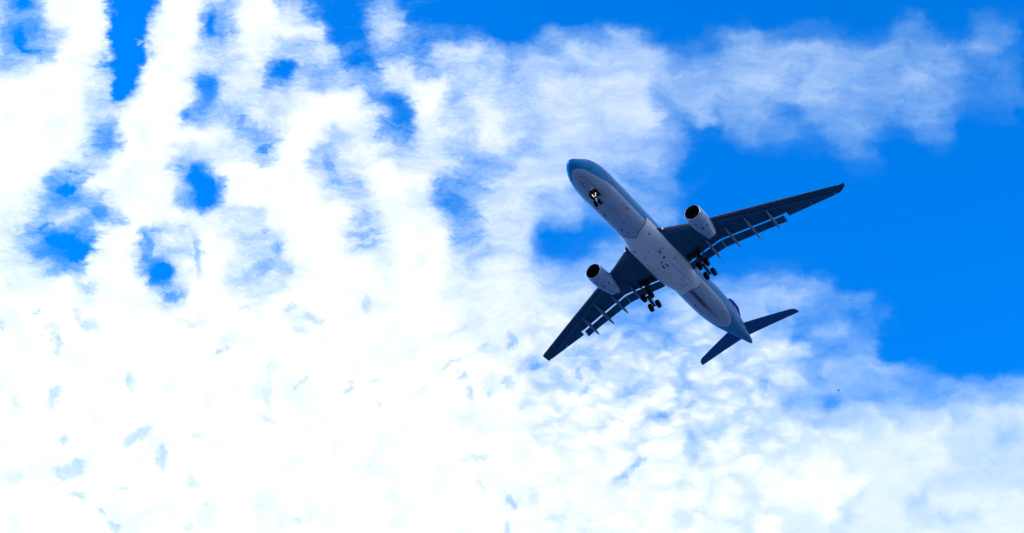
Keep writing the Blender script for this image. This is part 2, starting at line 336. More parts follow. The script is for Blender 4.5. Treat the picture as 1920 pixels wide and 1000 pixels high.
MT = dict(
    livery=livery(),
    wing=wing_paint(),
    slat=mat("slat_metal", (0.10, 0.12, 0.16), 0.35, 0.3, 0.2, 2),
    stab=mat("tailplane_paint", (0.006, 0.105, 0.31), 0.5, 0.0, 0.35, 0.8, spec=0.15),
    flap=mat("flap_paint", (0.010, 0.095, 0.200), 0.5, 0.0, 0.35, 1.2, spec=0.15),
    fair=mat("track_fairing_paint", (0.13, 0.23, 0.42), 0.4, 0.0, 0.25, 2),
    cowl=mat("cowling_paint", (0.33, 0.47, 0.68), 0.3, 0.1, 0.3, 1.5, 0.2, (0.5, 1.5, 1.5)),
    lip=mat("polished_lip", (0.75, 0.76, 0.80), 0.16, 1.0),
    dark=mat("dark_metal", (0.018, 0.018, 0.022), 0.6, 0.2),
    fan=mat("fan_blades", (0.02, 0.02, 0.025), 0.45, 0.6),
    tyre=mat("tyre_rubber", (0.003, 0.003, 0.004), 0.95, spec=0.1),
    rim=mat("wheel_rim", (0.02, 0.02, 0.024), 0.6, 0.3),
    strut=mat("strut_metal", (0.014, 0.015, 0.02), 0.5, 0.3),
    steel=mat("piston_chrome", (0.55, 0.56, 0.58), 0.2, 1.0),
    belly=mat("fairing_paint", (0.78, 0.76, 0.80), 0.36, 0.1, 0.22, 0.9, 0.0, (0.4, 1.4, 1.4)),
    line=mat("panel_gap", (0.03, 0.03, 0.045), 0.7),
    fin=mat("fin_paint", (0.005, 0.0, 0.17), 0.7, 0.0, 0.3, 0.8, spec=0.05),
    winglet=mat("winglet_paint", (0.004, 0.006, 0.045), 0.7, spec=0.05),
    mark=mat("fin_emblem_paint", (0.10, 0.05, 0.38), 0.6, spec=0.1),
    glass=mat("cockpit_glass", (0.01, 0.01, 0.014), 0.08, 0.0, coat=0.5),
    lamp=mat("lit_lamp", (1, 0.9, 0.8), 0.3, emit=((1.0, 0.80, 0.60), 2.2)),
    rootlamp=mat("lit_root_lamp", (1, 0.8, 0.6), 0.3, emit=((1.0, 0.60, 0.32), 1.5)),
)

# ------------------------------------------------------------------ builders
root = bpy.data.objects.new("airliner", None); COL.objects.link(root)
root.empty_display_size = 2
root.matrix_world = AIR.to_4x4()
root.location = EYE + AIR @ (BASE - CAM_IN_AIR)
root["label"] = "large twin-engine airliner with pale blue body, grey belly and lowered wheels, flying against the clouds"
root["category"] = "airplane"

def link(name, bm, material, parent, mats=None, smooth=True, angle=38):
    bmesh.ops.recalc_face_normals(bm, faces=bm.faces[:])
    me = bpy.data.meshes.new(name); bm.to_mesh(me); bm.free()
    for q in (mats or [material]): me.materials.append(MT[q])
    if smooth:
        me.shade_smooth() if hasattr(me, 'shade_smooth') else None
        me.set_sharp_from_angle(angle=R(angle))
    o = bpy.data.objects.new(name, me); COL.objects.link(o)
    o.parent = parent
    if parent is root: o.location = -BASE
    return o

def loft(bm, rings, closed=True, cap0=True, cap1=True, mi=0):
    vs = [[bm.verts.new(p) for p in r] for r in rings]
    n = len(rings[0])
    for a, b in zip(vs, vs[1:]):
        for i in range(n if closed else n - 1):
            j = (i + 1) % n
            f = bm.faces.new((a[i], a[j], b[j], b[i])); f.material_index = mi
    if closed and cap0: bm.faces.new(vs[0]).material_index = mi
    if closed and cap1: bm.faces.new(vs[-1][::-1]).material_index = mi
    return vs

def box(bm, c, s, rot=None):
    r = bmesh.ops.create_cube(bm, size=1.0)
    mt_ = Matrix.Translation(c) @ (rot.to_4x4() if rot else Matrix.Identity(4)) @ Matrix.Diagonal((*s, 1))
    bmesh.ops.transform(bm, matrix=mt_, verts=r['verts']); return r['verts']

def rod(bm, a, b, r0, r1=None, n=14):
    a = Vector(a); b = Vector(b); r1 = r0 if r1 is None else r1
    q = (b - a).to_track_quat('Z', 'Y').to_matrix()
    rings = []
    for p, r in ((a, r0), (b, r1)):
        rings.append([p + q @ Vector((r * math.cos(2 * math.pi * i / n), r * math.sin(2 * math.pi * i / n), 0)) for i in range(n)])
    loft(bm, rings)

def lathe(bm, prof, c, axis, n=40, close=False):
    """prof: (along, radius) pairs about axis through c"""
    c = Vector(c); q = Vector(axis).to_track_quat('Z', 'Y').to_matrix()
    rings = [[c + q @ Vector((r * math.cos(2 * math.pi * i / n), r * math.sin(2 * math.pi * i / n), a)) for i in range(n)] for a, r in prof]
    loft(bm, rings, True, not close, not close)

def lerp(tab, x):
    if x <= tab[0][0]: return tab[0][1:]
    for a, b in zip(tab, tab[1:]):
        if x <= b[0]:
            f = (x - a[0]) / (b[0] - a[0]); return tuple(p + (q - p) * f for p, q in zip(a[1:], b[1:]))
    return tab[-1][1:]

def pchip(tab):
    xs = [t[0] for t in tab]; out = []
    for k_ in range(1, len(tab[0])):
        ys = [t[k_] for t in tab]
        d = [(ys[i + 1] - ys[i]) / (xs[i + 1] - xs[i]) for i in range(len(xs) - 1)]
        g = [d[0]] + [0 if d[i - 1] * d[i] <= 0 else 2 * d[i - 1] * d[i] / (d[i - 1] + d[i]) for i in range(1, len(d))] + [d[-1]]
        out.append((ys, g))
    def f(x):
        i = 0
        while i < len(xs) - 2 and x > xs[i + 1]: i += 1
        h = xs[i + 1] - xs[i]; s = min(1, max(0, (x - xs[i]) / h))
        return tuple((2*s**3 - 3*s*s + 1) * ys[i] + (s**3 - 2*s*s + s) * h * g[i] + (-2*s**3 + 3*s*s) * ys[i+1] + (s**3 - s*s) * h * g[i+1] for ys, g in out)
    return f

def sstep(a, b, x):
    s = min(1, max(0, (x - a) / (b - a))); return s * s * (3 - 2 * s)

# ------------------------------------------------------------------ fuselage
FUS = pchip([  # x, top, bottom, half width
 (0, -.82, -.98, .06), (.12, -.52, -1.27, .36), (.4, -.24, -1.58, .70), (.9, .10, -1.88, 1.06), (1.6, .55, -2.17, 1.44), (2.5, 1.15, -2.44, 1.84), (3.5, 1.82, -2.62, 2.17),
 (5, 2.42, -2.75, 2.52), (6.5, 2.70, -2.80, 2.71), (8.5, 2.82, -2.82, 2.82), (20, 2.82, -2.82, 2.82), (42, 2.82, -2.82, 2.82), (45, 2.82, -2.70, 2.80), (48, 2.81, -2.34, 2.70), (51, 2.74, -1.75, 2.46),
 (54, 2.60, -1.02, 2.06), (57, 2.38, -.26, 1.52), (59.5, 2.08, .36, 1.02), (61.5, 1.78, .80, .62), (62.7, 1.50, 1.02, .30), (62.95, 1.38, 1.12, .14)])
def fus_pt(x, th, off=0.0):
    """th: angle from straight down, positive to starboard"""
    t, b, w = FUS(x); zc = (t + b) / 2; h = (t - b) / 2
    return Vector((x, (w + off) * math.sin(th), zc - (h + off) * math.cos(th)))
xs = [0, .03, .07, .12, .2, .3, .4, .55, .7, .9, 1.1, 1.35, 1.6, 1.9, 2.2, 2.5, 3, 3.5, 4, 4.5, 5, 5.7, 6.5, 7.5, 8.5] + [8.5 + i * 1.5 for i in range(1, 24)] + [44, 45, 46, 47, 48, 49, 50, 51, 52, 53, 54, 55, 56, 57, 58, 59, 60, 60.8, 61.5, 62.1, 62.5, 62.75, 62.9, 62.95]
bm = bmesh.new()
loft(bm, [[fus_pt(x, 2 * math.pi * i / 72) for i in range(72)] for x in xs])
fus = link("fuselage", bm, 'livery', root)

def patch(x0, x1, t0, t1, off, nx=6, nt_=6, surf=fus_pt):
    b_ = bmesh.new()
    loft(b_, [[surf(x0 + (x1 - x0) * i / nx, R(t0 + (t1 - t0) * j / nt_), off) for j in range(nt_ + 1)] for i in range(nx + 1)], closed=False)
    r = bmesh.ops.extrude_face_region(b_, geom=b_.faces[:])          # a real skin with thickness
    for v in [g for g in r['geom'] if isinstance(g, bmesh.types.BMVert)]:
        v.co.z += 0.02; v.co.y *= 0.992
    return b_
def outline(x0, x1, t0, t1, w=0.03, off=0.006, surf=fus_pt, steps=10):
    """a narrow joint running round a panel of the skin"""
    b_ = bmesh.new()
    path = [(x0 + (x1 - x0) * i / steps, t0) for i in range(steps)] + [(x1, t0 + (t1 - t0) * i / steps) for i in range(steps)] + \
           [(x1 + (x0 - x1) * i / steps, t1) for i in range(steps)] + [(x0, t1 + (t0 - t1) * i / steps) for i in range(steps)]
    cx_, ct = (x0 + x1) / 2, (t0 + t1) / 2
    dx = w / abs(x1 - x0) * 2; dt = w / (abs(R(t1 - t0)) * 2.8) * 2
    rings = []
    for (px, pt) in path:
        qx, qt = cx_ + (px - cx_) * (1 - dx), ct + (pt - ct) * (1 - dt)
        rings.append([surf(px, R(pt), off), surf(qx, R(qt), off), surf(qx, R(qt), off - 0.05), surf(px, R(pt), off - 0.05)])
    rings.append(rings[0])
    loft(b_, rings, True, False, False); bmesh.ops.remove_doubles(b_, verts=b_.verts[:], dist=1e-4)
    return b_

# doors, hatches and panes in the skin (angle from straight down: negative is port)
for s in (-1, 1):
    for x0 in (5.35, 13.0, 34.2, 50.3):
        link("cabin_door", outline(x0, x0 + 1.05, s * 78, s * 122, 0.035), 'line', fus)
    for (x0, x1, a, b) in ((1.75, 2.5, 112, 140), (2.55, 3.3, 108, 132), (1.35, 1.9, 150, 176)):
        link("cockpit_window", patch(x0, x1, s * a, s * b, 0.008), 'glass', fus)
link("cargo_door", outline(10.2, 12.9, 30, 82, 0.04), 'line', fus)
link("cargo_door", outline(42.4, 45.0, 30, 80, 0.04), 'line', fus)
link("gear_bay_frame", outline(3.75, 6.35, -14, 14, 0.07), 'line', fus)
bm = outline(3.8, 6.3, -0.35, 0.35, 0.01); link("door_seam", bm, 'line', fus)
link("hatch", outline(47.0, 47.75, -32, -20, 0.06), 'line', fus)
link("hatch", outline(13.3, 14.2, -42, -38, 0.03), 'line', fus)
for x0, t in ((12.3, -37), (13.4, -40), (13.85, -40)):
    link("vent", outline(x0, x0 + .24, t - 2.2, t + 2.2, 0.085), 'line', fus)
def blade(x, th, h=0.34, c=0.42, name="antenna", material='line', lean=0.12):
    p = fus_pt(x, R(th)); n_ = Vector((0, math.sin(R(th)), -math.cos(R(th)))); tan = n_.cross(Vector((1, 0, 0)))
    b_ = bmesh.new(); rings = []
    for f, sc in ((-.03, 1.0), (.8, .7), (1.0, .55)):
        o_ = p + n_ * h * f + Vector((lean * f, 0, 0)); L_ = c * sc
        rings.append([o_ + Vector((-L_ / 2, 0, 0)), o_ + tan * .035 * sc, o_ + Vector((L_ / 2, 0, 0)), o_ - tan * .035 * sc])
    loft(b_, rings); link(name, b_, material, fus)
for (x, th, h) in ((3.2, 13, .14), (3.1, -20, .14), (3.8, 12, .12), (2.5, -3, .10), (9.2, 2, .36), (11.8, -6, .3), (15.4, 0, .34), (16.6, 22, .3), (12.2, 34, .16), (41.5, 26, .34), (46.2, 0, .3)):
    blade(x, th, h)
for (x, th) in ((3.0, -64), (2.7, -58), (3.0, 64), (2.7, 58)): blade(x, th, .2, .16, "probe", 'dark')
blade(40.7, -9, .24, .3, "drain_mast", 'line', .2); blade(17.8, 14, .3, .28, "drain_mast", 'line', .25)
# static port plates on the port side of the nose
for s in (-1, 1):
    for t in (66, 72): link("static_port", outline(8.25, 8.6, s * (t - 1.6), s * (t + 1.6), 0.10), 'line', fus)
    link("pitot_plate", outline(5.75, 7.2, s * 74, s * 75.2, 0.03), 'line', fus)
bm = bmesh.new(); lathe(bm, [(0, .20), (.10, .17), (.06, .13), (-.25, .12)], (62.85, 0, 1.25), (1, 0, .08), 20); link("exhaust_outlet", bm, 'dark', fus)
for y0 in (-.35, .12):
    link("air_intake", outline(57.0, 57.7, y0 * 40 - 5, y0 * 40 + 5, .07), 'line', fus)

# ------------------------------------------------------------------ belly fairing
def fair_pt(x, th, off=0.0):
    s = sstep(18.9, 23.0, x) * (1 - sstep(32.0, 38.2, x))
    a, b = math.sin(th), math.cos(th); n_ = 2.7
    sup = Vector((0, 3.12 * math.copysign(abs(a) ** (2 / n_), a), -1.0 - 2.28 * math.copysign(abs(b) ** (2 / n_), b)))
    r = 2.87
    cir = Vector((0, r * math.sin(th), -r * math.cos(th)))
    p = cir.lerp(sup, s)
    nrm = Vector((0, a, -b))
    return Vector((x, 0, 0)) + p + nrm * off
bm = bmesh.new(); rings = []
N_T = 48; TU = [-1 + 2 * j / N_T for j in range(N_T + 1)]; TH = [R(72) * u_ for u_ in TU]
xsf = [18.95, 19.0, 19.3, 19.7, 20.2, 20.8, 21.5, 22.3, 23.2, 24.5, 26, 28, 30, 31.5, 32.5, 33.5, 34.5, 35.5, 36.5, 37.3, 37.9, 38.0]
for i, x in enumerate(xsf):
    ring = []
    tm = R(72 - 27 * sstep(31.5, 37.5, x))
    for u_ in TU:
        th = tm * u_; y = math.sin(th) * 2.85
        fwd_ = .75 * math.exp(-((y - .35) / .75) ** 2) * (1 - sstep(19, 22, x))           # the front joint dips aft on the centreline
        aft_ = -.7 * math.exp(-(y / .9) ** 2) * sstep(34, 38, x)
        p = fair_pt(x, th, -.10 if i in (0, len(xsf) - 1) else 0.0); p.x += fwd_ + aft_
        if abs(u_) == 1: p = Vector((p.x, math.sin(th * 1.03) * 2.78, -math.cos(th * 1.03) * 2.78))
        ring.append(p)
    rings.append(ring)
loft(bm, rings, closed=False)
fairing = link("belly_fairing", bm, 'belly', root, angle=30)
# the dark seal along the front joint and the thin one along the rear joint
def seal(x, wid, off, thick, tm=R(72)):
    b_ = bmesh.new(); rr = []
    for u_ in TU:
        th = tm * u_; y = math.sin(th) * 2.85
        dx = .75 * math.exp(-((y - .35) / .75) ** 2) if x < 25 else -.7 * math.exp(-(y / .9) ** 2)
        xx = x + dx
        rr.append([Vector((xx, math.sin(th) * (2.82 + o_), -math.cos(th) * (2.82 + o_))) + Vector((ddx, 0, 0)) for ddx, o_ in ((0, off), (wid, off), (wid, off - thick), (0, off - thick))])
    loft(b_, rr); return b_
link("joint_seal", seal(18.86, .13, .03, .06), 'line', fairing)
link("joint_seal", seal(38.0, .06, .02, .05, R(45)), 'line', fairing)
def fo(x0, x1, t0, t1, w=.03): return outline(x0, x1, t0, t1, w, .005, fair_pt)
for s in (-1, 1):
    link("gear_door", fo(28.2, 32.9, s * 14, s * 32, .035), 'line', fairing)
    link("access_panel", fo(24.3, 24.9, s * 24 - 4, s * 24 + 4, .05), 'line', fairing)
link("access_panel", fo(28.1, 28.9, -5, 4, .12), 'line', fairing)
link("access_panel", fo(26.3, 26.8, -14, -8, .17), 'line', fairing)
link("access_panel", fo(28.1, 28.6, -41, -33, .05), 'line', fairing)
link("access_panel", fo(24.2, 24.8, -16, -10, .06), 'line', fairing)
link("access_panel", fo(33.4, 35.6, -22, -3, .03), 'line', fairing)
link("access_panel", fo(33.4, 35.6, 3, 22, .03), 'line', fairing)
link("access_panel", fo(23.5, 23.7, 1, 4, .08), 'line', fairing)
for (x, t) in ((20.4, -32), (24.7, -13), (22.0, 38)):      # small ram air scoops
    b_ = bmesh.new(); p0 = fair_pt(x, R(t), .01)
    loft(b_, [[p0 + Vector((0, -.04, 0)), p0 + Vector((0, .04, 0)), p0 + Vector((0, 0, -.01))], [p0 + Vector((.5, -.2, -.02)), p0 + Vector((.5, .2, -.02)), p0 + Vector((.5, 0, -.14))]])
    link("air_scoop", b_, 'line', fairing)
b_ = bmesh.new(); lathe(b_, [(-.02, .16), (.07, .15), (.15, .09), (.17, .02)], (27.3, 0, -3.27), (0, 0, -1), 18); link("beacon", b_, 'dark', fairing)

# ------------------------------------------------------------------ wings
def wz(y): return -1.7 + max(0, y - 2.8) * .0875 + .0003 * max(0, y - 2.8) ** 2
LE = [(1.5, 20.9), (2.6, 21.7), (3.6, 22.4), (7.3, 24.85), (11, 26.85), (18.9, 31.2), (29.05, 36.95)]
TE = [(1.5, 34.6), (3.6, 34.0), (9.4, 33.4), (20.2, 36.55), (28.2, 38.75), (29.05, 39.05)]        # whole chord, flaps in
CUT = [(1.5, 32.5), (3.4, 32.25), (5.5, 32.02), (9.2, 31.86), (11.3, 32.58), (14.7, 33.72), (19.45, 35.40), (20.2, 35.52), (28.2, 38.15)]   # where the fixed wing ends ahead of flaps and ailerons
def airfoil(y, f0, f1, n=14, drop=0.0, s=1):
    """closed section of the wing between chord fractions f0 and f1 at span y"""
    xl = lerp(LE, y)[0]; xt = lerp(TE, y)[0]; c = xt - xl
    t = lerp([(1.5, .135), (9.4, .115), (29, .10)], y)[0]; z0 = wz(y)
    def th(f): return 5 * t * (.2969 * math.sqrt(max(f, 0)) - .126 * f - .3516 * f * f + .2843 * f ** 3 - .1015 * f ** 4) * c
    fs = [f0 + (f1 - f0) * (1 - math.cos(math.pi * i / n)) / 2 for i in range(n + 1)]
    up, lo = [], []
    for f in fs:
        zc = z0 + .010 * c * (1 - f) + .02 * c * math.sin(math.pi * f) * .5
        up.append(Vector((xl + c * f, s * y, zc + th(f) * 1.05 + .004))); lo.append(Vector((xl + c * f, s * y, zc - th(f) * .80 - .004)))
    return up + lo[::-1]
def frac(y, x):
    xl = lerp(LE, y)[0]; xt = lerp(TE, y)[0]; return (x - xl) / (xt - xl)
FLAP_TE = [(2.7, 33.75), (5.5, 33.6), (8.2, 33.58), (9.7, 33.65), (11.7, 34.3), (14.4, 35.1), (17.5, 36.0), (19.7, 36.85)]
TRK = [(7.45, 29.6, 36.0), (11.1, 30.0, 36.6), (14.45, 30.3, 37.6), (17.9, 32.0, 38.3)]

def flap_section(y, s, gap=.34, n=10):
    xl = lerp(CUT, y)[0] + gap; xt = lerp(FLAP_TE, y)[0]; c = xt - xl
    z0 = wz(y) - .10; z1 = wz(y) - .72
    up, lo = [], []
    for i in range(n + 1):
        f = (1 - math.cos(math.pi * i / n)) / 2
        th = .62 * (.2969 * math.sqrt(f) - .126 * f - .3516 * f * f + .2843 * f ** 3 - .1015 * f ** 4) * c * 1.3
        zc = z0 + (z1 - z0) * f ** 1.15
        up.append(Vector((xl + c * f, s * y, zc + th + .006))); lo.append(Vector((xl + c * f, s * y, zc - th * .6 - .006)))
    return up + lo[::-1]

def cut_hole(o, verts8, inner='dark'):
    """a real recess: subtract a box from the part's mesh and keep the result"""
    b_ = bmesh.new(); vs = [b_.verts.new(v) for v in verts8]
    for f in ((0, 1, 2, 3), (7, 6, 5, 4), (0, 4, 5, 1), (1, 5, 6, 2), (2, 6, 7, 3), (3, 7, 4, 0)): b_.faces.new([vs[i] for i in f])
    bmesh.ops.recalc_face_normals(b_, faces=b_.faces[:])
    me = bpy.data.meshes.new("cutter"); b_.to_mesh(me); b_.free(); me.materials.append(MT[inner])
    c = bpy.data.objects.new("cutter", me); COL.objects.link(c); c.matrix_world = o.matrix_world
    c.parent = o.parent; c.location = o.location
    md = o.modifiers.new("recess", 'BOOLEAN'); md.operation = 'DIFFERENCE'; md.object = c; md.solver = 'EXACT'
    if inner not in [m_.name for m_ in o.data.materials]: o.data.materials.append(MT[inner])
    bpy.context.view_layer.update()
    dg = bpy.context.evaluated_depsgraph_get()
    new = bpy.data.meshes.new_from_object(o.evaluated_get(dg))
    o.modifiers.clear(); o.data = new
    bpy.data.objects.remove(c); bpy.data.meshes.remove(me)

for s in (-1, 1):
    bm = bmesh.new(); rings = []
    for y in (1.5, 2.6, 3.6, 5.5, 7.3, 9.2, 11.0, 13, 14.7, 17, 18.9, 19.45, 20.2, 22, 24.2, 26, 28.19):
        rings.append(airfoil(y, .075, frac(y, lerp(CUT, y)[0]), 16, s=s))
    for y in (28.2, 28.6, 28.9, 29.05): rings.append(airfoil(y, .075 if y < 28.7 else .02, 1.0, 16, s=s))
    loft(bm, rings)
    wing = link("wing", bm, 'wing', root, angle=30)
    bay = [(30.2, 3.3), (30.2, 6.0), (31.75, 6.0), (31.75, 3.3)]
    cut_hole(wing, [(x, s * y, wz(4) - 2.0) for x, y in bay] + [(x, s * y, wz(4) + .02) for x, y in bay])
    # slats: drooped, with a narrow slot behind
    for y0, y1 in ((3.7, 8.55), (10.25, 13.3), (13.36, 16.5), (16.56, 19.7), (19.76, 22.8), (22.86, 25.7), (25.76, 28.6)):
        b_ = bmesh.new(); rr = []
        for i in range(4):
            y = y0 + (y1 - y0) * i / 3
            sec = airfoil(y, 0.0, .06, 8, s=s); d = Vector((-.05, 0, -.06))
            rr.append([p + d for p in sec])
        loft(b_, rr); link("slat", b_, 'slat', wing)
    for y0, y1 in ((2.75, 9.30), (9.36, 19.62)):
        b_ = bmesh.new(); m_ = 7
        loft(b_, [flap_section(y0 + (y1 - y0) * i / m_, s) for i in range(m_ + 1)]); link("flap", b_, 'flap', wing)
    for y0, y1 in ((20.24, 24.2), (24.25, 28.16)):
        b_ = bmesh.new(); rr = []
        for i in range(4):
            y = y0 + (y1 - y0) * i / 3; h = lerp(CUT, y)[0]
            sec = airfoil(y, frac(y, h + .06), 1.0, 8, s=s)
            rr.append([Vector((p.x, p.y, p.z - (p.x - h) * .09 - .02)) for p in sec])
        loft(b_, rr); link("aileron", b_, 'flap', wing)
    for (y, xa, xb) in TRK:
        b_ = bmesh.new(); rr = []; n_ = 15; zt = wz(y)
        xb2 = xb - .75
        for i in range(n_ + 1):
            f = i / n_; x = xa + (xb2 - xa) * f
            w_ = .30 * math.sin(math.pi * min(1, f * .92 + .02)) ** .7 * (1.0 - .15 * f); h_ = .46 * math.sin(math.pi * min(1, f * .94 + .02)) ** .75
            if i == n_: w_ = h_ = .02
            zc = zt - .38 - .62 * max(0, f - .35) ** 1.3
            if f < .3: zc = zt - .38 + .18 * (.3 - f)
            rr.append([Vector((x, s * y + w_ * math.cos(2 * math.pi * k_ / 16), zc + h_ * math.sin(2 * math.pi * k_ / 16))) for k_ in range(16)])
        loft(b_, rr); link("flap_track_fairing", b_, 'fair', wing)
    # winglet, canted outwards
    b_ = bmesh.new(); rr = []
    for f in (0, .12, .3, .6, .9, 1.0):
        xl = 37.1 + 2.3 * f; c = 1.95 - 1.25 * f - (.12 if f == 1 else 0); y = 29.03 + .95 * min(1, f * 1.05) - .12 * (1 - f) * (f > 0); z = wz(29.05) + .06 + 1.75 * f ** 1.15
        rr.append([Vector((xl + c * q, s * (y + tt * .07 * (1 - .5 * f)), z)) for q, tt in ((0, 0), (.1, .7), (.35, 1), (.7, .6), (1, .05), (.7, -.6), (.35, -1), (.1, -.7))])
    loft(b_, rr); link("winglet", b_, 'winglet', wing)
    # root landing light, set in the leading edge
    b_ = bmesh.new(); yl = 3.45; lx = lerp(LE, yl)[0]
    lathe(b_, [(0, .02), (.05, .15), (.12, .17), (.2, .15)], (lx - .13, s * yl, wz(yl) - .02), (1, .25 * s, .2), 16); link("landing_light", b_, 'rootlamp', wing)
    # wing root fillet: a smooth glove from fuselage to leading edge
    b_ = bmesh.new(); rr = []
    for f in (0, .25, .5, .75, 1):
        y = 2.15 + 1.5 * f; x0 = 20.3 + 1.95 * f ** .8; c = 3.4 - 1.2 * f
        rr.append([Vector((x0 + c * q, s * y, wz(3) + .05 + tt * (.5 - .18 * f))) for q, tt in ((0, 0), (.08, .5), (.3, .9), (1, 1), (1, -1), (.3, -.85), (.08, -.5))])
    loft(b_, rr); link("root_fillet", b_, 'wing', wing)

# ------------------------------------------------------------------ engines
for s in (-1, 1):
    E0 = Vector((20.95, s * 9.37, -3.10)); ax = (1, -.015 * s, .02)
    b_ = bmesh.new()
    lathe(b_, [(.16, 1.405), (.4, 1.465), (.9, 1.51), (1.6, 1.53), (2.6, 1.52), (3.6, 1.45), (4.6, 1.32), (5.6, 1.13), (6.5, .95), (7.05, .84), (7.05, .80), (6.4, .86), (5.2, .8), (5.0, .3),
               (1.62, .3), (1.6, 1.22), (1.1, 1.23), (.6, 1.235), (.2, 1.25)], E0, ax, 56, close=True)
    vs_ = b_.verts[:]; n_ = 56
    for i in range(n_):
        j = (i + 1) % n_; b_.faces.new((vs_[i], vs_[-n_ + i], vs_[-n_ + j], vs_[j]))
    for f in b_.faces:
        c_ = f.calc_center_median(); d_ = c_ - E0; r_ = math.hypot(d_.y, d_.z)
        if (r_ < 1.26 and d_.x < 1.7 and d_.x > .18) or (r_ < .83 and d_.x > 2): f.material_index = 1
    eng = link("engine", b_, 'cowl', root, mats=['cowl', 'dark'])
    b_ = bmesh.new(); lathe(b_, [(.165, 1.412), (.08, 1.39), (.02, 1.355), (0, 1.32), (.02, 1.285), (.09, 1.258), (.205, 1.245)], E0, ax, 56, close=True); link("inlet_lip", b_, 'lip', eng)
    b_ = bmesh.new()
    for i in range(26):
        a = 2 * math.pi * i / 26; rr = []
        for r_, tw in ((.3, .25), (.75, .5), (1.2, .85)):
            d = Vector((0, math.cos(a), math.sin(a))); t_ = Vector((0, -math.sin(a), math.cos(a))); c_ = E0 + Vector((1.28, 0, .02)) + d * r_
            ch = Vector((math.cos(tw), 0, 0)) + t_ * math.sin(tw); ch *= .14 + .05 * r_; nn = ch.cross(d).normalized() * .012
            rr.append([c_ - ch + nn, c_ + ch + nn, c_ + ch - nn, c_ - ch - nn])
        loft(b_, rr)
    link("fan", b_, 'fan', eng)
    b_ = bmesh.new(); lathe(b_, [(.55, .01), (.68, .12), (.95, .25), (1.4, .36), (1.55, .36)], E0, ax, 28); link("spinner", b_, 'fan', eng)
    b_ = bmesh.new(); lathe(b_, [(5.05, .5), (6.6, .46), (7.3, .28), (7.7, .04)], E0, ax, 28); link("exhaust_cone", b_, 'dark', eng)
    b_ = bmesh.new(); rr = []
    for x, zt, zb, w_ in ((22.3, -1.55, -1.75, .06), (23.2, -1.30, -1.9, .22), (24.6, -1.05, -1.95, .3), (26.3, -1.0, -2.2, .32), (27.6, -1.2, -2.5, .3), (28.8, -1.3, -2.15, .24), (30.0, -1.4, -1.7, .08)):
        rr.append([Vector((x, s * 9.37 + a * w_, z)) for a, z in ((-1, zt), (1, zt), (1, (zt + zb) / 2), (.55, zb), (-.55, zb), (-1, (zt + zb) / 2))])
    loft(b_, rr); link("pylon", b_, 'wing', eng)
    def eng_pt(x, th, off=0.0):
        r_ = pchip([(.16, 1.405), (.4, 1.465), (.9, 1.51), (1.6, 1.53), (2.6, 1.52), (3.6, 1.45), (4.6, 1.32), (5.6, 1.13), (6.5, .95), (7.05, .84)])(x)[0] + off
        return E0 + Vector((x, r_ * math.sin(th) - .015 * s * x, -r_ * math.cos(th) + .02 * x))
    for (x0, x1, t0, t1, w_) in ((4.3, 5.6, -6, 5, .09), (2.3, 2.75, 10, 20, .06), (2.7, 3.1, -8, 6, .12), (3.05, 3.5, 6, 16, .10), (2.9, 3.2, -38, -26, .12), (1.1, 1.9, 16, 22, .08)):
        t0, t1 = (t0, t1)
        link("cowl_vent", outline(x0, x1, t0, t1, w_, .006, eng_pt, 6), 'line', eng)
    link("cowl_joint", outline(2.05, 4.9, -86, 86, .03, .004, eng_pt, 24), 'line', eng)

# ------------------------------------------------------------------ landing gear
def wheel(parent, c, r, w, name="wheel"):
    b_ = bmesh.new(); h = w / 2; c = Vector(c)
    lathe(b_, [(-h * .55, r * .56), (-h * .85, r * .66), (-h, r * .80), (-h * .88, r * .92), (-h * .5, r * .99), (0, r), (h * .5, r * .99), (h * .88, r * .92), (h, r * .80), (h * .85, r * .66), (h * .55, r * .56)], c, (0, 1, 0), 32)
    n0 = len(b_.faces)
    lathe(b_, [(-h * .7, r * .22), (-h * .62, r * .5), (-h * .3, r * .57), (h * .3, r * .57), (h * .62, r * .5), (h * .7, r * .22)], c, (0, 1, 0), 24)
    b_.faces.ensure_lookup_table()
    for f in b_.faces[n0:]: f.material_index = 1
    return link(name, b_, 'tyre', parent, mats=['tyre', 'rim'])

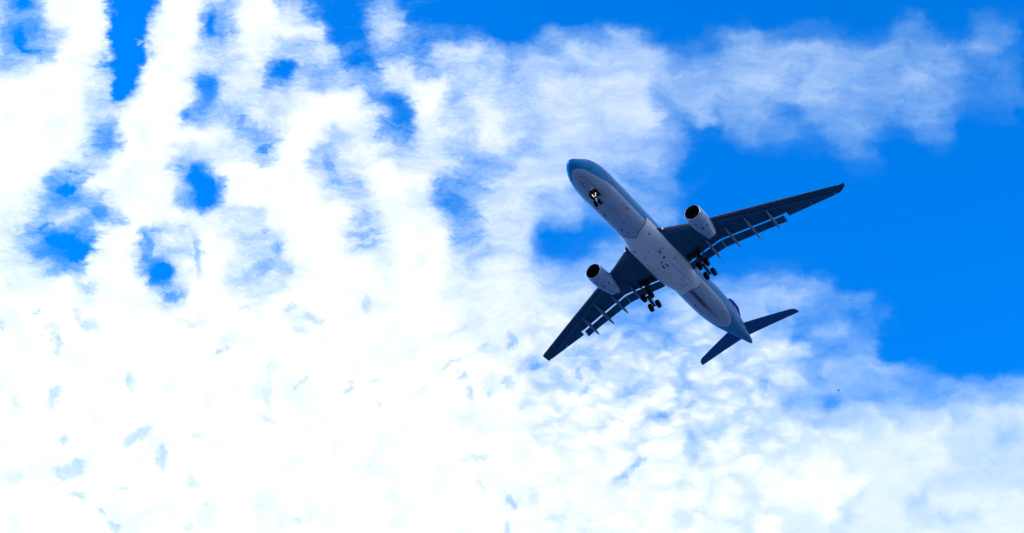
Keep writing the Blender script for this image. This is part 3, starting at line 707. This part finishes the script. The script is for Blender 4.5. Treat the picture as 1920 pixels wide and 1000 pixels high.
# nose gear
b_ = bmesh.new()
rod(b_, (6.0, 0, -2.6), (6.45, 0, -4.05), .16, .15); rod(b_, (6.67, -.40, -4.92), (6.67, .40, -4.92), .09)
rod(b_, (7.4, 0, -2.7), (6.42, 0, -3.9), .07); rod(b_, (6.42, -.36, -3.55), (6.42, .36, -3.55), .09)
box(b_, (6.40, 0, -3.72), (.16, .5, .34)); rod(b_, (6.2, -.40, -2.9), (6.42, -.30, -3.6), .05); rod(b_, (6.2, .40, -2.9), (6.42, .30, -3.6), .05)
box(b_, (6.34, 0, -3.05), (.26, .62, .3)); rod(b_, (6.85, 0, -4.1), (6.95, 0, -4.55), .05)
ngear = link("nose_gear", b_, 'strut', root)
b_ = bmesh.new(); rod(b_, (6.45, 0, -4.0), (6.67, 0, -4.95), .10); link("piston", b_, 'steel', ngear)
for s in (-1, 1):
    wheel(ngear, (6.67, s * .36, -4.92), .53, .40)
    for (y, z) in ((.29, -3.42), (.17, -3.78)):
        b_ = bmesh.new(); lathe(b_, [(0, .02), (.02, .06), (.14, .055), (.2, .04)], (6.12, s * y, z), (1, 0, .12), 14); link("landing_light", b_, 'lamp', ngear)
    b_ = bmesh.new()
    loft(b_, [[Vector((x, s * (.56 + o_), -2.76 + .02 * (x - 6))), Vector((x, s * (.72 + o_), -3.55 + abs(x - 6.75) * .12))] for o_ in (0, .04) for x in ([5.95, 6.5, 7.2, 7.75] if o_ == 0 else [7.75, 7.2, 6.5, 5.95])], closed=False)
    link("gear_door", b_, 'strut', ngear)
cut_hole(fus, [(x, y, -3.2) for x, y in ((5.95, -.5), (5.95, .5), (7.75, .5), (7.75, -.5))] + [(x, y, -2.2) for x, y in ((5.95, -.5), (5.95, .5), (7.75, .5), (7.75, -.5))])

# main gear: a strut under each wing with a tilted four-wheel bogie
for s in (-1, 1):
    b_ = bmesh.new(); top = Vector((31.3, s * 5.0, -1.4)); piv = Vector((32.05, s * 5.34, -5.15))
    rod(b_, top, top.lerp(piv, .62), .34, .30, 18); rod(b_, top.lerp(piv, .35), (31.0, s * 3.2, -1.7), .12); rod(b_, top.lerp(piv, .30), (30.2, s * 5.0, -1.6), .10)
    rod(b_, top.lerp(piv, .55) + Vector((.3, 0, 0)), piv + Vector((.5, 0, .35)), .07)
    box(b_, top.lerp(piv, .5), (.42, .5, .3))
    mg = link("main_gear", b_, 'strut', root)
    b_ = bmesh.new(); rod(b_, top.lerp(piv, .6), piv, .19); link("piston", b_, 'steel', mg)
    d = Vector((math.cos(R(23)), 0, -math.sin(R(23)))) * 1.08
    b_ = bmesh.new(); rod(b_, piv - d, piv + d, .22, .20)
    for e in (-1, 1): rod(b_, piv + d * e + Vector((0, -.75, 0)), piv + d * e + Vector((0, .75, 0)), .10)
    for e in (-1, 1): rod(b_, piv + Vector((0, .3 * e, .1)) - d * .8, piv + Vector((0, .3 * e, .1)) + d * .8, .04)
    link("bogie_beam", b_, 'strut', mg)
    for e in (-1, 1):
        for w_ in (-1, 1): wheel(mg, piv + d * e + Vector((0, w_ * .70, 0)), .72, .60)
    b_ = bmesh.new()
    pts = [Vector((30.3, s * 6.02, -1.55)), Vector((31.9, s * 6.02, -1.5)), Vector((32.1, s * 5.82, -3.5)), Vector((31.2, s * 5.82, -3.5))]
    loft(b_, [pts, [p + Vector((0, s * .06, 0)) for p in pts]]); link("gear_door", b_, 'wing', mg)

# ------------------------------------------------------------------ tail
def tail_rings(stations, thick, s=1, vertical=False, f0=0.0, f1=1.0, n=10):
    rr = []
    for (sp_, xl, xt, z) in stations:
        c = xt - xl; up, lo = [], []
        for i in range(n + 1):
            f = f0 + (f1 - f0) * (1 - math.cos(math.pi * i / n)) / 2
            th = 5 * thick * (.2969 * math.sqrt(f) - .126 * f - .3516 * f * f + .2843 * f ** 3 - .1015 * f ** 4) * c + .004
            if vertical: up.append(Vector((xl + c * f, th, z))); lo.append(Vector((xl + c * f, -th, z)))
            else: up.append(Vector((xl + c * f, s * sp_, z + th))); lo.append(Vector((xl + c * f, s * sp_, z - th)))
        rr.append(up + lo[::-1])
    return rr
for s in (-1, 1):
    st = [(.5, 56.25, 60.6, 1.22), (1.4, 56.85, 60.78, 1.30), (5, 58.72, 61.72, 1.70), (9.1, 60.95, 62.85, 2.15), (9.6, 61.35, 62.98, 2.20), (9.95, 61.85, 63.1, 2.24), (10.1, 62.4, 63.15, 2.25)]
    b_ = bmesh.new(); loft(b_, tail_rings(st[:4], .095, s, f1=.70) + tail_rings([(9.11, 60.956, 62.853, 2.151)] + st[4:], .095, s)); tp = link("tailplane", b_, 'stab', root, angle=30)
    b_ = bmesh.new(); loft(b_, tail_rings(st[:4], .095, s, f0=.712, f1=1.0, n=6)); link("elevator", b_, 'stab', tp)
fs_ = [(0, 49.6, 60.9, 1.9), (0, 51.6, 61.1, 2.9), (0, 54.2, 61.65, 5.2), (0, 57.6, 62.75, 8.3), (0, 59.1, 63.15, 9.7), (0, 59.7, 63.22, 10.0), (0, 60.2, 63.2, 10.12)]
b_ = bmesh.new(); loft(b_, tail_rings(fs_[:5], .09, vertical=True, f1=.70) + tail_rings([(0, 59.11, 63.152, 9.71)] + fs_[5:], .09, vertical=True)); fin = link("tail_fin", b_, 'fin', root, angle=30)
b_ = bmesh.new(); loft(b_, tail_rings(fs_[:5], .09, vertical=True, f0=.712, f1=1.0, n=6)); link("rudder", b_, 'fin', fin)
# pale violet flash on both faces of the fin
for s in (-1, 1):
    b_ = bmesh.new(); rr = []
    for i in range(9):
        f = i / 8; z = 6.6 + 2.0 * f; xl, xt = lerp([(a[3], a[1], a[2]) for a in fs_], z); c = xt - xl
        row = []
        for q in (.56 - .10 * math.sin(math.pi * f), .66 + .03 * math.sin(math.pi * f)):
            th = 5 * .09 * (.2969 * math.sqrt(q) - .126 * q - .3516 * q * q + .2843 * q ** 3 - .1015 * q ** 4) * c + .012
            row.append(Vector((xl + c * q, s * th, z)))
        rr.append(row + [Vector((p.x, p.y - s * .03, p.z)) for p in row[::-1]])
    loft(b_, rr); link("fin_flash", b_, 'mark', fin)

# ------------------------------------------------------------------ a bird far off
def sky_dir(X, Y): return (FWD + RIGHT * ((X - 960) / 2666.7) + DOWN * ((Y - 500) / 2666.7)).normalized()
bme = bpy.data.meshes.new("bird")
pts = [(0, 0, 0), (.16, 0, .02), (.24, 0, .05), (-.16, 0, 0), (-.32, 0, -.01), (.04, .16, .05), (-.02, .34, .03), (-.10, .5, -.02), (.04, -.16, .05), (-.02, -.34, .03), (-.10, -.5, -.02)]
bme.from_pydata([Vector(p) for p in pts], [(0, 1), (1, 2), (0, 3), (3, 4), (0, 5), (5, 6), (6, 7), (0, 8), (8, 9), (9, 10)], [])
bird = bpy.data.objects.new("bird", bme); COL.objects.link(bird)
sk = bird.modifiers.new("skin", 'SKIN'); bird.modifiers.new("smooth", 'SUBSURF').render_levels = 2
for v, r_ in zip(bme.skin_vertices[0].data, ((.085, .08), (.07, .07), (.035, .035), (.06, .05), (.07, .012), (.075, .02), (.06, .014), (.02, .008), (.075, .02), (.06, .014), (.02, .008))): v.radius = r_
bme.skin_vertices[0].data[0].use_root = True
bme.materials.append(mat("bird_feathers", (0.012, 0.014, 0.02), 0.8, vary=.3, scale=8))
bird.location = EYE + sky_dir(1572.5, 732.2) * 330
bird.rotation_euler = (R(8), R(-4), math.atan2(-RIGHT.y, -RIGHT.x) + R(12))
bird["label"] = "tiny dark bird far off against the cloud edge, below the airliner's tail"; bird["category"] = "bird"

# ------------------------------------------------------------------ ground under the photographer
b_ = bmesh.new(); n_ = 64; prev = None
c0 = b_.verts.new((0, 0, 0)); rr = []
for r_ in (6, 30, 120, 500, 2000, 8000):
    ring = [b_.verts.new((r_ * math.cos(2 * math.pi * i / n_), r_ * math.sin(2 * math.pi * i / n_), 0)) for i in range(n_)]
    for i in range(n_):
        j = (i + 1) % n_
        b_.faces.new((c0, ring[i], ring[j])) if prev is None else b_.faces.new((prev[i], ring[i], ring[j], prev[j]))
    prev = ring
me = bpy.data.meshes.new("ground"); b_.to_mesh(me); b_.free()
me.materials.append(mat("ground_bounce_blue", (0.052, 0.086, 0.138), 0.95, 0.0, 0.5, 0.35))  # blue tint put in to cool the light bounced onto the belly
g = bpy.data.objects.new("ground", me); COL.objects.link(g); g["kind"] = "structure"
